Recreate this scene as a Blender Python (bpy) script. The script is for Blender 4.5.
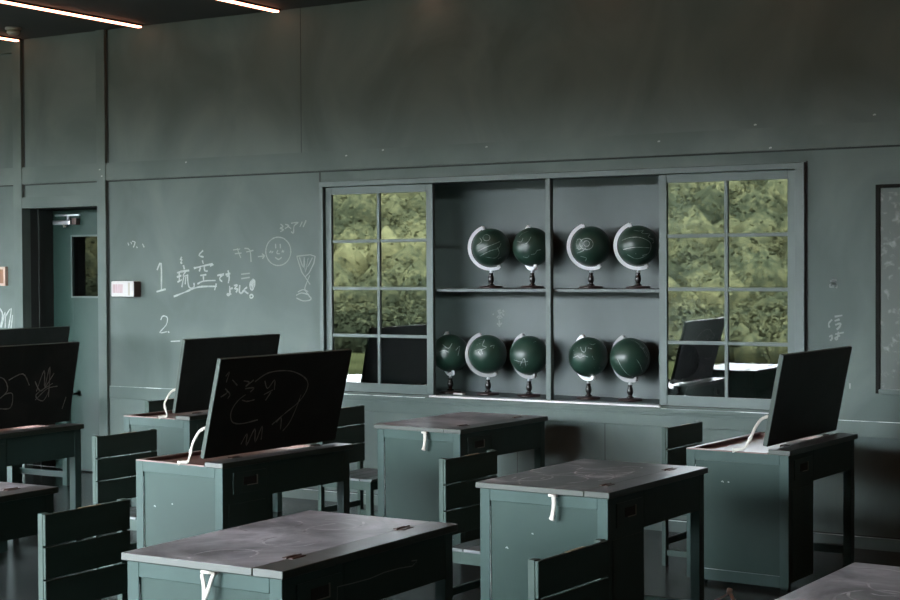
import bpy, bmesh, math, random
from mathutils import Vector, Matrix
for o in list(bpy.data.objects): bpy.data.objects.remove(o)
SC = bpy.context.scene
COL = SC.collection
PI = math.pi
# ------------------------------------------------------------------ camera
cam_data = bpy.data.cameras.new('camera')
cam = bpy.data.objects.new('camera', cam_data); COL.objects.link(cam)
yaw, pitch, roll = [math.radians(a) for a in (31.52, 1.18, -.32)]
Fv = Vector((-math.sin(yaw)*math.cos(pitch), math.cos(yaw)*math.cos(pitch), -math.sin(pitch)))
Rv = Vector((math.cos(yaw), math.sin(yaw), 0)); Uv = Rv.cross(Fv)
R2 = Rv*math.cos(roll)+Uv*math.sin(roll); U2 = Uv*math.cos(roll)-Rv*math.sin(roll)
M = Matrix((R2, U2, -Fv)).transposed().to_4x4(); M.translation = Vector((0, 0, 1.6))
cam.matrix_world = M
cam_data.sensor_width = 36; cam_data.lens = 1578/900*36; cam_data.clip_end = 600; cam_data.clip_start = .05
SC.camera = cam
# ------------------------------------------------------------------ sky and exposure
w = bpy.data.worlds.new('overcast_sky'); SC.world = w; w.use_nodes = True
nt = w.node_tree; nt.nodes.clear()
tc = nt.nodes.new('ShaderNodeTexCoord'); sp = nt.nodes.new('ShaderNodeSeparateXYZ')
rp = nt.nodes.new('ShaderNodeValToRGB'); bg = nt.nodes.new('ShaderNodeBackground'); wo = nt.nodes.new('ShaderNodeOutputWorld')
nt.links.new(tc.outputs['Generated'], sp.inputs[0]); nt.links.new(sp.outputs['Z'], rp.inputs[0])
rp.color_ramp.elements[0].color = (.88, .95, 1, 1); rp.color_ramp.elements[1].color = (.72, .85, 1, 1)
rp.color_ramp.elements[1].position = .8
nt.links.new(rp.outputs[0], bg.inputs[0]); bg.inputs[1].default_value = 47.0
nt.links.new(bg.outputs[0], wo.inputs[0])
SC.view_settings.view_transform = 'Standard'; SC.view_settings.look = 'None'
SC.view_settings.gamma = 1; SC.view_settings.use_curve_mapping = False
SC.view_settings.exposure = 0.15
LED = 4.5

# ------------------------------------------------------------------ materials
def mat(name, rgb, rough=.5, rgb2=None, scale=4, lo=.45, hi=.7, metal=0, spec=.5, bump=0, bscale=60, detail=5, dist=0, stretch=(1,1,1), emit=None, estr=0, ior=None):
    m = bpy.data.materials.new(name); m.use_nodes = True
    n = m.node_tree; b = n.nodes['Principled BSDF']
    b.inputs['Base Color'].default_value = (*rgb, 1); b.inputs['Roughness'].default_value = rough
    b.inputs['Metallic'].default_value = metal; b.inputs['Specular IOR Level'].default_value = spec if name not in LOWSPEC else (0 if name in ('hillside_foliage', 'lawn') else .18)
    if ior: b.inputs['IOR'].default_value = ior
    if rgb2 or bump:
        t = n.nodes.new('ShaderNodeTexCoord'); mp = n.nodes.new('ShaderNodeMapping'); mp.inputs['Scale'].default_value = stretch
        n.links.new(t.outputs['Object'], mp.inputs[0])
    if rgb2:
        z = n.nodes.new('ShaderNodeTexNoise'); z.inputs['Scale'].default_value = scale; z.inputs['Detail'].default_value = detail; z.inputs['Distortion'].default_value = dist
        r = n.nodes.new('ShaderNodeValToRGB'); r.color_ramp.elements[0].position = lo; r.color_ramp.elements[1].position = hi
        r.color_ramp.elements[0].color = (*rgb, 1); r.color_ramp.elements[1].color = (*rgb2, 1)
        n.links.new(mp.outputs[0], z.inputs['Vector']); n.links.new(z.outputs['Fac'], r.inputs[0]); n.links.new(r.outputs[0], b.inputs['Base Color'])
    if bump:
        z2 = n.nodes.new('ShaderNodeTexNoise'); z2.inputs['Scale'].default_value = bscale; z2.inputs['Detail'].default_value = 3
        bp = n.nodes.new('ShaderNodeBump'); bp.inputs['Strength'].default_value = bump; bp.inputs['Distance'].default_value = .003
        n.links.new(mp.outputs[0], z2.inputs['Vector']); n.links.new(z2.outputs['Fac'], bp.inputs['Height']); n.links.new(bp.outputs[0], b.inputs['Normal'])
    if emit:
        b.inputs['Emission Color'].default_value = (*emit, 1); b.inputs['Emission Strength'].default_value = estr
    return m
M_ = {}
LOWSPEC = ('desk_green_paint','desk_panel_paint','chair_green_paint','lid_blackboard_paint','hillside_foliage','lawn','blackboard_wall_paint','painted_trim')
M_['wall'] = mat('blackboard_wall_paint', (.068,.092,.083), .55, (.108,.138,.126), 1.6, .36, .72, bump=.05, detail=7, dist=1.0, stretch=(1,1,.7))
M_['trim'] = mat('painted_trim', (.072,.098,.088), .5, (.101,.130,.118), 2, .4, .7)
M_['cupboard'] = mat('cupboard_paint', (.043,.064,.063), .5, (.056,.079,.078), 2.5, .4, .7)
M_['sash'] = mat('sash_paint', (.050,.078,.070), .5, (.068,.098,.089), 3, .4, .7)
M_['paint'] = mat('desk_green_paint', (.027,.055,.048), .42, (.042,.075,.067), 3, .45, .8, bump=.05, stretch=(1,1,.35))
M_['panel'] = mat('desk_panel_paint', (.017,.040,.033), .45, (.026,.052,.043), 2.2, .45, .8, bump=.05, dist=.6)
M_['chairwood'] = mat('chair_green_paint', (.030,.052,.043), .45, (.050,.076,.063), 5, .45, .8, stretch=(1,.2,1))
M_['lidface'] = mat('lid_blackboard_paint', (0.0140,0.0170,0.0155), .42, (0.0250,0.0280,0.0265), 4, .45, .8, dist=.8)
M_['ceiling'] = mat('ceiling_black_paint', (.030,.032,.027), .8, (.036,.038,.032), 2)
M_['darkwall'] = mat('dark_side_wall', (.02,.024,.022), .8)
M_['floor'] = mat('dark_polished_floor', (0.0204,0.0245,0.0238), .22, (0.0374,0.0422,0.0408), 2.5, .4, .75, bump=.04, bscale=12, stretch=(1,.3,1))
M_['groove_shade'] = mat('groove_and_shade_paint', (.015,.02,.018), .8)  # near-black for panel grooves, also painted shade in pull recesses and door jamb
M_['chalk'] = mat('chalk', (.34,.375,.355), .95, (.23,.26,.25), 40, .4, .7)
M_['chalkfaint'] = mat('faint_chalk', (.20,.225,.215), .95)
M_['chalkdark'] = mat('chalk_on_lid', (.26,.25,.23), .95, (.13,.125,.12), 30, .4, .7)
M_['chalkwhite'] = mat('fresh_chalk', (.6,.6,.58), .95)
M_['wornedge'] = mat('worn_paint_edge', (.55,.60,.58), .5, (.16,.2,.2), 6, .45, .55, stretch=(1,1,1))
M_['track'] = mat('worn_white_track', (0.5440,0.5440,0.5440), .35)
M_['tray'] = mat('red_brown_tray', (.14,.062,.045), .32, (.17,.095,.082), 3, .4, .7, stretch=(3,1,1))
M_['tape'] = mat('cream_cotton_tape', (.44,.41,.36), .85, (.50,.48,.43), 60)
M_['hinge'] = mat('bronze_hinge', (.05,.025,.018), .45, metal=.4)
M_['steel'] = mat('satin_steel', (.55,.57,.6), .3, metal=.9)
M_['white'] = mat('white_plastic', (.40,.39,.38), .5)
M_['brown'] = mat('dark_brown_plastic', (.06,.03,.025), .5)
M_['pink'] = mat('pink_print', (.30,.20,.21), .5, (.38,.31,.31), 3, .45,.55, stretch=(60,1,1))
M_['globe'] = mat('globe_blackboard_paint', (.011,.034,.023), .36, (.022,.046,.033), 9, .45, .8, dist=.5)
M_['arc'] = mat('white_globe_arc', (.80,.82,.85), .35)
M_['arcgrey'] = mat('grey_globe_arc', (0.2448,0.2516,0.2516), .35)
M_['standwood'] = mat('black_lacquered_wood', (.006,.005,.005), .25)
M_['basewood'] = mat('dark_red_wood', (.022,.010,.009), .3, (.014,.008,.007), 8, stretch=(1,6,1))
M_['led'] = mat('warm_led', (.9,.8,.7), .5, emit=(1,.40,.24), estr=LED*1.5)
M_['orange'] = mat('orange_board', (.20,.09,.04), .6)
M_['cream'] = mat('cream_plastic', (0.2856,0.2720,0.2244), .5)
M_['redwood'] = mat('pale_frame_wood', (0.4216,0.3060,0.2448), .5)
M_['grass'] = mat('lawn', (.016,.018,.007), 1, (.028,.030,.012), .6, .35, .65)
M_['paper'] = mat('pale_paper', (.5,.5,.5), .8)
M_['black'] = mat('black_metal', (.008,.009,.008), .8, spec=.1)

def desk_top_mat(name, lo, mid, hi):
    m = mat(name, (.035,.040,.037), .30)
    n = m.node_tree; b = n.nodes['Principled BSDF']
    t = n.nodes.new('ShaderNodeTexCoord'); oi = n.nodes.new('ShaderNodeObjectInfo')
    ad = n.nodes.new('ShaderNodeVectorMath'); ad.operation = 'MULTIPLY_ADD'
    ad.inputs[1].default_value = (1,1,1)
    cmb = n.nodes.new('ShaderNodeCombineXYZ'); mu = n.nodes.new('ShaderNodeMath'); mu.operation = 'MULTIPLY'; mu.inputs[1].default_value = 37
    n.links.new(oi.outputs['Random'], mu.inputs[0]); n.links.new(mu.outputs[0], cmb.inputs[2])
    n.links.new(t.outputs['Object'], ad.inputs[0]); n.links.new(cmb.outputs[0], ad.inputs[2])
    z = n.nodes.new('ShaderNodeTexNoise'); z.inputs['Scale'].default_value = 3.6; z.inputs['Detail'].default_value = 8; z.inputs['Roughness'].default_value = .62; z.inputs['Distortion'].default_value = .7
    n.links.new(ad.outputs[0], z.inputs['Vector'])
    r = n.nodes.new('ShaderNodeValToRGB'); r.color_ramp.elements[0].position = .38; r.color_ramp.elements[1].position = .66
    r.color_ramp.elements[0].color = (*lo,1); r.color_ramp.elements[1].color = (*hi,1)
    k = r.color_ramp.elements.new(.52); k.color = (*mid,1)
    n.links.new(z.outputs['Fac'], r.inputs[0])
    sz = n.nodes.new('ShaderNodeSeparateXYZ'); n.links.new(t.outputs['Normal'], sz.inputs[0])
    gt = n.nodes.new('ShaderNodeMath'); gt.operation = 'GREATER_THAN'; gt.inputs[1].default_value = .6; n.links.new(sz.outputs['Z'], gt.inputs[0])
    mc = n.nodes.new('ShaderNodeMix'); mc.data_type = 'RGBA'; mc.inputs['A'].default_value = (.018,.026,.017,1)   # bare green paint on the edges, chalk dust settles on top
    n.links.new(gt.outputs[0], mc.inputs['Factor']); n.links.new(r.outputs[0], mc.inputs['B']); n.links.new(mc.outputs['Result'], b.inputs['Base Color'])
    r2 = n.nodes.new('ShaderNodeMapRange'); r2.inputs['To Min'].default_value = .30; r2.inputs['To Max'].default_value = .38
    n.links.new(z.outputs['Fac'], r2.inputs['Value']); n.links.new(r2.outputs[0], b.inputs['Roughness'])
    return m
M_['desktop'] = desk_top_mat('chalk_dusted_desk_top', (.09,.088,.09), (.24,.23,.24), (.42,.40,.42))
M_['desktop_dark'] = desk_top_mat('smeared_dark_desk_top', (.028,.034,.030), (.075,.080,.076), (.36,.35,.36))
M_['strip'] = desk_top_mat('desk_strip_paint', (.040,.046,.041), (.065,.068,.066), (.15,.145,.15))
def edge_paint(m, rgb):
    n = m.node_tree; b = n.nodes['Principled BSDF']; src = b.inputs['Base Color'].links[0].from_socket
    t = n.nodes.new('ShaderNodeTexCoord'); sz = n.nodes.new('ShaderNodeSeparateXYZ'); n.links.new(t.outputs['Normal'], sz.inputs[0])
    ab = n.nodes.new('ShaderNodeMath'); ab.operation = 'ABSOLUTE'; n.links.new(sz.outputs['Z'], ab.inputs[0])
    gt = n.nodes.new('ShaderNodeMath'); gt.operation = 'GREATER_THAN'; gt.inputs[1].default_value = .6; n.links.new(ab.outputs[0], gt.inputs[0])
    mc = n.nodes.new('ShaderNodeMix'); mc.data_type = 'RGBA'; mc.inputs['A'].default_value = (*rgb, 1)
    n.links.new(gt.outputs[0], mc.inputs['Factor']); n.links.new(src, mc.inputs['B']); n.links.new(mc.outputs['Result'], b.inputs['Base Color'])
edge_paint(M_['lidface'], (.042,.060,.050))
def foliage_mat():
    m = mat('hillside_foliage', (.03,.06,.01), .9)
    n = m.node_tree; b = n.nodes['Principled BSDF']
    t = n.nodes.new('ShaderNodeTexCoord')
    a = n.nodes.new('ShaderNodeTexNoise'); a.inputs['Scale'].default_value = .07; a.inputs['Detail'].default_value = 3
    c = n.nodes.new('ShaderNodeTexNoise'); c.inputs['Scale'].default_value = 3.2; c.inputs['Detail'].default_value = 8; c.inputs['Roughness'].default_value = .75
    mx = n.nodes.new('ShaderNodeMath'); mx.operation = 'ADD'; hf = n.nodes.new('ShaderNodeMath'); hf.operation = 'MULTIPLY'; hf.inputs[1].default_value = .5
    n.links.new(t.outputs['Object'], a.inputs[0]); n.links.new(t.outputs['Object'], c.inputs[0])
    n.links.new(a.outputs[0], mx.inputs[0]); n.links.new(c.outputs[0], mx.inputs[1]); n.links.new(mx.outputs[0], hf.inputs[0])
    r = n.nodes.new('ShaderNodeValToRGB'); e = r.color_ramp.elements
    e[0].position = .38; e[0].color = (.007,.009,.005,1); e[1].position = .66; e[1].color = (.115,.108,.048,1)
    k = e.new(.47); k.color = (.022,.025,.013,1); k = e.new(.55); k.color = (.058,.057,.026,1)
    n.links.new(hf.outputs[0], r.inputs[0]); n.links.new(r.outputs[0], b.inputs['Base Color'])
    return m
M_['foliage'] = foliage_mat()
def glass_mat(name, refl, tint):
    m = bpy.data.materials.new(name); m.use_nodes = True; n = m.node_tree; n.nodes.clear()
    o = n.nodes.new('ShaderNodeOutputMaterial'); mx = n.nodes.new('ShaderNodeMixShader')
    tr = n.nodes.new('ShaderNodeBsdfTransparent'); tr.inputs[0].default_value = (*tint, 1)
    gl = n.nodes.new('ShaderNodeBsdfGlossy'); gl.inputs['Roughness'].default_value = .012; gl.inputs[0].default_value = (1,1,1,1)
    t = n.nodes.new('ShaderNodeTexCoord'); z = n.nodes.new('ShaderNodeTexNoise'); z.inputs['Scale'].default_value = 3; b = n.nodes.new('ShaderNodeBump'); b.inputs['Strength'].default_value = .06; b.inputs['Distance'].default_value = .003
    n.links.new(t.outputs['Object'], z.inputs[0]); n.links.new(z.outputs[0], b.inputs['Height']); n.links.new(b.outputs[0], gl.inputs['Normal'])
    mx.inputs[0].default_value = refl
    n.links.new(tr.outputs[0], mx.inputs[1]); n.links.new(gl.outputs[0], mx.inputs[2]); n.links.new(mx.outputs[0], o.inputs[0])
    return m
M_['glass'] = glass_mat('reflective_tinted_glass', .15, (.42,.45,.43))
M_['doorglass'] = glass_mat('dark_door_glass', .05, (.1,.1,.1))

# ------------------------------------------------------------------ mesh helpers
class MB:
    def __init__(s): s.bm = bmesh.new()
    def box(s, x0, x1, y0, y1, z0, z1, bev=0, R=None):
        if x0 > x1: x0, x1 = x1, x0
        if y0 > y1: y0, y1 = y1, y0
        if z0 > z1: z0, z1 = z1, z0
        t = bmesh.new()
        v = [t.verts.new(p) for p in [(x0,y0,z0),(x1,y0,z0),(x1,y1,z0),(x0,y1,z0),(x0,y0,z1),(x1,y0,z1),(x1,y1,z1),(x0,y1,z1)]]
        for f in [(0,3,2,1),(4,5,6,7),(0,1,5,4),(1,2,6,5),(2,3,7,6),(3,0,4,7)]: t.faces.new([v[i] for i in f])
        if bev: bmesh.ops.bevel(t, geom=list(t.edges), offset=bev, segments=2, affect='EDGES', profile=.5)
        s._add(t, R); return s
    def _add(s, t, R=None):
        if R is not None: bmesh.ops.transform(t, matrix=R, verts=t.verts)
        me = bpy.data.meshes.new('t'); t.to_mesh(me); t.free(); s.bm.from_mesh(me); bpy.data.meshes.remove(me)
    def lathe(s, prof, n=28, c=(0,0,0), R=None):
        t = bmesh.new(); rings = []
        for r, z in prof:
            rings.append([t.verts.new((c[0]+r*math.cos(2*PI*i/n), c[1]+r*math.sin(2*PI*i/n), c[2]+z)) for i in range(n)] if r > 1e-6 else [t.verts.new((c[0],c[1],c[2]+z))])
        for a, b in zip(rings, rings[1:]):
            for i in range(n):
                j = (i+1) % n
                if len(a) == 1: t.faces.new((a[0], b[j], b[i])) if len(b) > 1 else None
                elif len(b) == 1: t.faces.new((a[i], a[j], b[0]))
                else: t.faces.new((a[i], a[j], b[j], b[i]))
        bmesh.ops.recalc_face_normals(t, faces=t.faces)
        for f in t.faces: f.smooth = True
        s._add(t, R); return s
    def tube(s, pts, r, n=8, flat=1.0, up=(0,0,1)):
        pts = [Vector(p) for p in pts]; rings = []; t = bmesh.new()
        for i, p in enumerate(pts):
            d = (pts[min(i+1, len(pts)-1)]-pts[max(i-1, 0)]).normalized()
            a = d.cross(Vector(up));  a = a.normalized() if a.length > 1e-4 else d.orthogonal().normalized()
            b = d.cross(a).normalized(); rr = r[i] if isinstance(r, (list, tuple)) else r
            rings.append([t.verts.new(p+a*rr*math.cos(2*PI*k/n)+b*rr*flat*math.sin(2*PI*k/n)) for k in range(n)])
        for A, B in zip(rings, rings[1:]):
            for k in range(n): t.faces.new((A[k], A[(k+1)%n], B[(k+1)%n], B[k]))
        t.faces.new(rings[0]); t.faces.new(rings[-1][::-1])
        bmesh.ops.recalc_face_normals(t, faces=t.faces)
        for f in t.faces: f.smooth = True
        s._add(t); return s
    def ribbon(s, pts, normal, wd, rnd=None):
        """a chalk stroke lying on a surface with the given normal (a vector, or one per point)"""
        pts = [Vector(p) for p in pts]
        if len(pts) < 2: return s
        t = bmesh.new(); L = []
        for i, p in enumerate(pts):
            nn = Vector(normal[i] if isinstance(normal, list) else normal)
            d = (pts[min(i+1, len(pts)-1)]-pts[max(i-1, 0)])
            if d.length < 1e-6: d = pts[min(i+1, len(pts)-1)]-p
            side = nn.cross(d.normalized()).normalized()
            h = wd*.5*(1+(rnd.uniform(-.3,.3) if rnd else 0))
            L.append((t.verts.new(p+side*h), t.verts.new(p-side*h)))
        for (a, b), (c, d) in zip(L, L[1:]): t.faces.new((a, b, d, c))
        s._add(t); return s
    def build(s, name, m, parent=None, smooth=False, loc=None):
        me = bpy.data.meshes.new(name); s.bm.to_mesh(me); s.bm.free()
        o = bpy.data.objects.new(name, me); COL.objects.link(o); me.materials.append(M_[m] if isinstance(m, str) else m)
        if smooth:
            for p in me.polygons: p.use_smooth = True
        if parent is not None: o.parent = parent
        if loc: o.location = loc
        return o
def tag(o, label=None, cat=None, group=None, kind=None):
    if label: o['label'] = label
    if cat: o['category'] = cat
    if group: o['group'] = group
    if kind: o['kind'] = kind
    return o
def thing(name, label, cat, loc=(0,0,0), rz=0, group=None):
    o = bpy.data.objects.new(name, None); COL.objects.link(o); o.location = loc; o.rotation_euler = (0,0,rz); o.empty_display_size = .2
    return tag(o, label, cat, group)
def struct(mb, name, m, label, cat): return tag(mb.build(name, m), label, cat, kind='structure')
def copy_tree(o, parent=None):
    c = o.copy(); COL.objects.link(c)
    if parent is not None: c.parent = parent
    for ch in list(o.children): copy_tree(ch, c)
    return c
def smooth_pts(pts, n=4):
    """Catmull-Rom through the points"""
    P = [Vector(p) for p in pts]
    if len(P) < 3: return P
    out = []
    for i in range(len(P)-1):
        a, b, c, d = P[max(i-1,0)], P[i], P[i+1], P[min(i+2,len(P)-1)]
        for k in range(n):
            t = k/n; out.append(.5*((2*b)+(c-a)*t+(2*a-5*b+4*c-d)*t*t+(3*b-a-3*c+d)*t**3))
    out.append(P[-1]); return out

# ------------------------------------------------------------------ the room
WY = 8.8; CE = 3.40; XL, XR = -24.0, 3.6; YF = -1.6
struct(MB().box(XL-.1, XR+.1, YF-.3, 9.6, -.1, 0), 'floor', 'floor', 'dark polished floor of the classroom', 'floor')
struct(MB().box(XL-.1, XR+.1, YF-.3, 9.6, CE, CE+.1), 'ceiling', 'ceiling', 'black painted ceiling with warm light strips', 'ceiling')
DX0, DX1, DZ = -9.30, -8.50, 2.08          # doorway
CX0, CX1, CZ0, CZ1 = -6.42, -3.01, .755, 2.17   # cupboard opening
wb = MB()
wb.box(XL, DX0, WY, WY+.06, 0, CE).box(DX0, DX1, WY, WY+.06, DZ, CE).box(DX1, CX0, WY, WY+.06, 0, CE)
wb.box(CX0, CX1, WY, WY+.06, 0, CZ0).box(CX0, CX1, WY, WY+.06, CZ1, CE).box(CX1, XR, WY, WY+.06, 0, CE)
wall = struct(wb, 'wall_back', 'wall', 'grey-green blackboard-painted back wall', 'wall')
struct(MB().box(XL-.1, XL, YF, 9.6, 0, CE), 'wall_left', 'darkwall', 'dark left side wall of the classroom', 'wall')
struct(MB().box(XR, XR+.1, YF, 9.6, 0, CE), 'wall_right', 'darkwall', 'dark right side wall of the classroom', 'wall')
struct(MB().box(XL, XR, YF-.2, YF, 3.37, CE).box(-4.6, XR, YF-.2, YF, 0, 3.37), 'wall_front', 'darkwall', 'dark window wall with wide opening to the hillside', 'wall')
# panels, beams, posts
YT = WY-.022
trim = MB().box(XL, XR, YT, WY, 2.268, 2.40)
trim.box(XL, -9.39, YT, WY, 3.30, CE)
struct(trim, 'trim_1', 'trim', 'long horizontal beam across the back wall above the cupboard', 'trim')
struct(MB().box(-9.39, DX0, YT-.006, WY, 0, CE), 'trim_2', 'trim', 'vertical post on the left side of the recessed door', 'trim')
struct(MB().box(DX1, DX1+.085, YT-.006, WY, 0, CE), 'trim_3', 'trim', 'vertical post on the right side of the recessed door', 'trim')
struct(MB().box(DX0, DX1, YT-.003, WY, DZ, 2.165), 'trim_4', 'trim', 'horizontal board directly above the recessed door', 'trim')
struct(MB().box(-8.40, XR, YT, WY, .632, .722, .002).box(XL, -9.39, YT, WY, .632, .722, .002), 'trim_5', 'trim', 'chair rail board running along the back wall', 'trim')
struct(MB().box(DX1+.085, XR, YT-.004, WY, 0, .068).box(XL, -9.39, YT-.004, WY, 0, .068), 'baseboard_back', 'trim', 'low baseboard at the foot of the back wall', 'baseboard')
g = MB()
for x in (DX0+.001, DX1+.086): g.box(x, x+.014, WY-.0012, WY, 2.40, CE)
g.box(DX1+.086, DX1+.098, WY-.0012, WY, .722, 2.262)
g.box(XL, XR, WY-.0012, WY, 2.258, 2.268)
g.box(XL, XR, WY-.0012, WY, .068, .073)
g.box(DX0+.002, DX0+.012, WY-.0012, WY, 2.165, 2.26)
for x in [-8.0+.62*k for k in range(18)]: g.box(x, x+.004, WY-.001, WY, .075, .630)
g.box(-6.447, -6.435, WY-.0012, WY, .722, 2.262)
g.box(-2.995, -2.985, WY-.0012, WY, .722, 2.20)
g.box(-6.60, -6.596, WY-.001, WY, 2.40, CE)
gr = g.build('panel_groove', 'groove_shade', wall)
e = MB()
e.box(-8.40, -6.46, YT-.001, YT+.004, .7185, .7225).box(-3.0, XR, YT-.001, YT+.004, .7195, .7225)
e.box(-8.40, XR, YT-.005, YT-.003, .0665, .0695)
e.build('worn_or_lit_edge', 'wornedge', wall)
random.seed(3)
n_ = MB()   # nail heads and chips on beam
for x, z in [(-8.47,2.35),(-7.62,2.372),(-8.45,2.30),(-6.2,2.36),(-5.1,2.37),(-3.9,2.35),(-3.3,2.42),(-3.2,2.28),(-5.9,2.385),(-2.6,2.44)]:
    y = YT-.001 if z < 2.4 else WY-.001
    n_.ribbon([(x-.006,y-.006,z),(x+.004,y-.006,z+.004),(x+.009,y-.006,z)], (0,-1,0), .009)
n_.build('paint_chip', 'chalk', wall)

WRITING=[[(-7.929, 1.593), (-7.89, 1.643), (-7.889, 1.444)], [(-7.937, 1.433), (-7.847, 1.453)], [(-7.689, 1.688), (-7.703, 1.67), (-7.687, 1.666), (-7.701, 1.646), (-7.685, 1.643)], [(-7.488, 1.733), (-7.527, 1.698), (-7.483, 1.686)], [(-7.737, 1.572), (-7.69, 1.583)], [(-7.716, 1.574), (-7.715, 1.515)], [(-7.738, 1.541), (-7.695, 1.552)], [(-7.733, 1.504), (-7.691, 1.522)], [(-7.675, 1.628), (-7.665, 1.597)], [(-7.702, 1.581), (-7.62, 1.589)], [(-7.653, 1.583), (-7.679, 1.548), (-7.63, 1.556)], [(-7.673, 1.541), (-7.692, 1.467)], [(-7.654, 1.541), (-7.659, 1.488)], [(-7.637, 1.547), (-7.629, 1.481), (-7.607, 1.459), (-7.575, 1.47), (-7.577, 1.499)], [(-7.495, 1.662), (-7.486, 1.636)], [(-7.576, 1.614), (-7.56, 1.601)], [(-7.576, 1.605), (-7.401, 1.635), (-7.423, 1.618)], [(-7.513, 1.609), (-7.526, 1.582)], [(-7.478, 1.621), (-7.473, 1.587), (-7.445, 1.585)], [(-7.517, 1.552), (-7.459, 1.558)], [(-7.487, 1.552), (-7.485, 1.512)], [(-7.543, 1.491), (-7.485, 1.512), (-7.373, 1.516)], [(-7.771, 1.398), (-7.659, 1.432), (-7.578, 1.459), (-7.497, 1.472), (-7.362, 1.474)], [(-7.366, 1.494), (-7.383, 1.446)], [(-7.357, 1.551), (-7.296, 1.563), (-7.325, 1.544), (-7.335, 1.525), (-7.312, 1.508)], [(-7.28, 1.557), (-7.237, 1.567)], [(-7.257, 1.588), (-7.247, 1.535), (-7.257, 1.497)], [(-7.269, 1.541), (-7.258, 1.551), (-7.247, 1.537)], [(-7.245, 1.477), (-7.242, 1.422), (-7.259, 1.409), (-7.266, 1.42), (-7.228, 1.418)], [(-7.242, 1.455), (-7.216, 1.462)], [(-7.205, 1.479), (-7.173, 1.483), (-7.2, 1.457), (-7.171, 1.455), (-7.187, 1.431)], [(-7.15, 1.483), (-7.156, 1.438), (-7.138, 1.425), (-7.116, 1.445)], [(-7.084, 1.468), (-7.114, 1.447), (-7.074, 1.422)], [(-7.025, 1.525), (-7.051, 1.507), (-7.058, 1.473), (-7.041, 1.448), (-7.017, 1.481), (-7.02, 1.52), (-7.042, 1.499), (-7.038, 1.46), (-7.027, 1.507), (-7.047, 1.481)], [(-7.064, 1.403), (-7.048, 1.417), (-7.03, 1.405), (-7.048, 1.39), (-7.064, 1.403)]]
MARKS=[[(-7.898, 1.225), (-7.884, 1.25), (-7.858, 1.255), (-7.833, 1.239), (-7.846, 1.189), (-7.909, 1.132), (-7.838, 1.14)], [(-7.829, 1.143), (-7.817, 1.133)], [(-7.803, 1.069), (-7.712, 1.074)], [(-8.216, 1.799), (-8.205, 1.778)], [(-8.186, 1.805), (-8.177, 1.787)], [(-8.172, 1.808), (-8.144, 1.801), (-8.161, 1.763)], [(-8.131, 1.769), (-8.121, 1.758)], [(-8.071, 1.789), (-8.054, 1.762)]]
DOODLES=[[(-6.782, 1.91), (-6.76, 1.892), (-6.789, 1.881), (-6.756, 1.871), (-6.785, 1.857)], [(-6.742, 1.908), (-6.707, 1.897), (-6.745, 1.878)], [(-6.722, 1.896), (-6.69, 1.877)], [(-6.69, 1.914), (-6.626, 1.919), (-6.664, 1.896), (-6.67, 1.846), (-6.69, 1.856)], [(-6.593, 1.923), (-6.615, 1.887)], [(-6.56, 1.932), (-6.586, 1.886)], [(-6.694, 1.719), (-6.697, 1.697), (-6.706, 1.676), (-6.719, 1.657), (-6.736, 1.642), (-6.757, 1.63), (-6.78, 1.623), (-6.805, 1.621), (-6.829, 1.623), (-6.853, 1.631), (-6.874, 1.643), (-6.891, 1.659), (-6.904, 1.678), (-6.912, 1.699), (-6.915, 1.721), (-6.911, 1.743), (-6.903, 1.764), (-6.89, 1.783), (-6.872, 1.798), (-6.851, 1.81), (-6.827, 1.817), (-6.803, 1.819), (-6.779, 1.816), (-6.755, 1.809), (-6.735, 1.796), (-6.718, 1.781), (-6.705, 1.762), (-6.697, 1.741), (-6.694, 1.719)], [(-6.828, 1.772), (-6.826, 1.741)], [(-6.787, 1.772), (-6.785, 1.741)], [(-6.808, 1.729), (-6.817, 1.706), (-6.791, 1.703)], [(-6.867, 1.724), (-6.882, 1.711)], [(-6.864, 1.709), (-6.849, 1.72)], [(-6.769, 1.729), (-6.759, 1.71)], [(-6.776, 1.715), (-6.753, 1.722)], [(-6.831, 1.678), (-6.803, 1.663), (-6.775, 1.678)], [(-6.986, 1.684), (-6.927, 1.689)], [(-6.95, 1.705), (-6.927, 1.689), (-6.946, 1.67)], [(-7.209, 1.734), (-7.145, 1.74)], [(-7.172, 1.745), (-7.14, 1.676)], [(-7.194, 1.707), (-7.133, 1.711)], [(-7.106, 1.744), (-7.058, 1.732), (-7.047, 1.647)], [(-7.091, 1.718), (-7.025, 1.729)], [(-7.138, 1.56), (-7.059, 1.567)], [(-7.138, 1.529), (-7.06, 1.538)], [(-6.643, 1.684), (-6.485, 1.682), (-6.572, 1.54), (-6.643, 1.684)], [(-6.62, 1.676), (-6.586, 1.606), (-6.579, 1.676), (-6.569, 1.574), (-6.545, 1.673), (-6.557, 1.604), (-6.508, 1.673)], [(-6.572, 1.54), (-6.529, 1.487)], [(-6.532, 1.551), (-6.567, 1.484), (-6.573, 1.45), (-6.53, 1.401)], [(-6.636, 1.436), (-6.59, 1.452), (-6.547, 1.438)], [(-6.651, 1.412), (-6.605, 1.429), (-6.54, 1.417)], [(-6.648, 1.394), (-6.591, 1.374), (-6.53, 1.381), (-6.525, 1.399), (-6.542, 1.404)]]
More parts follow.
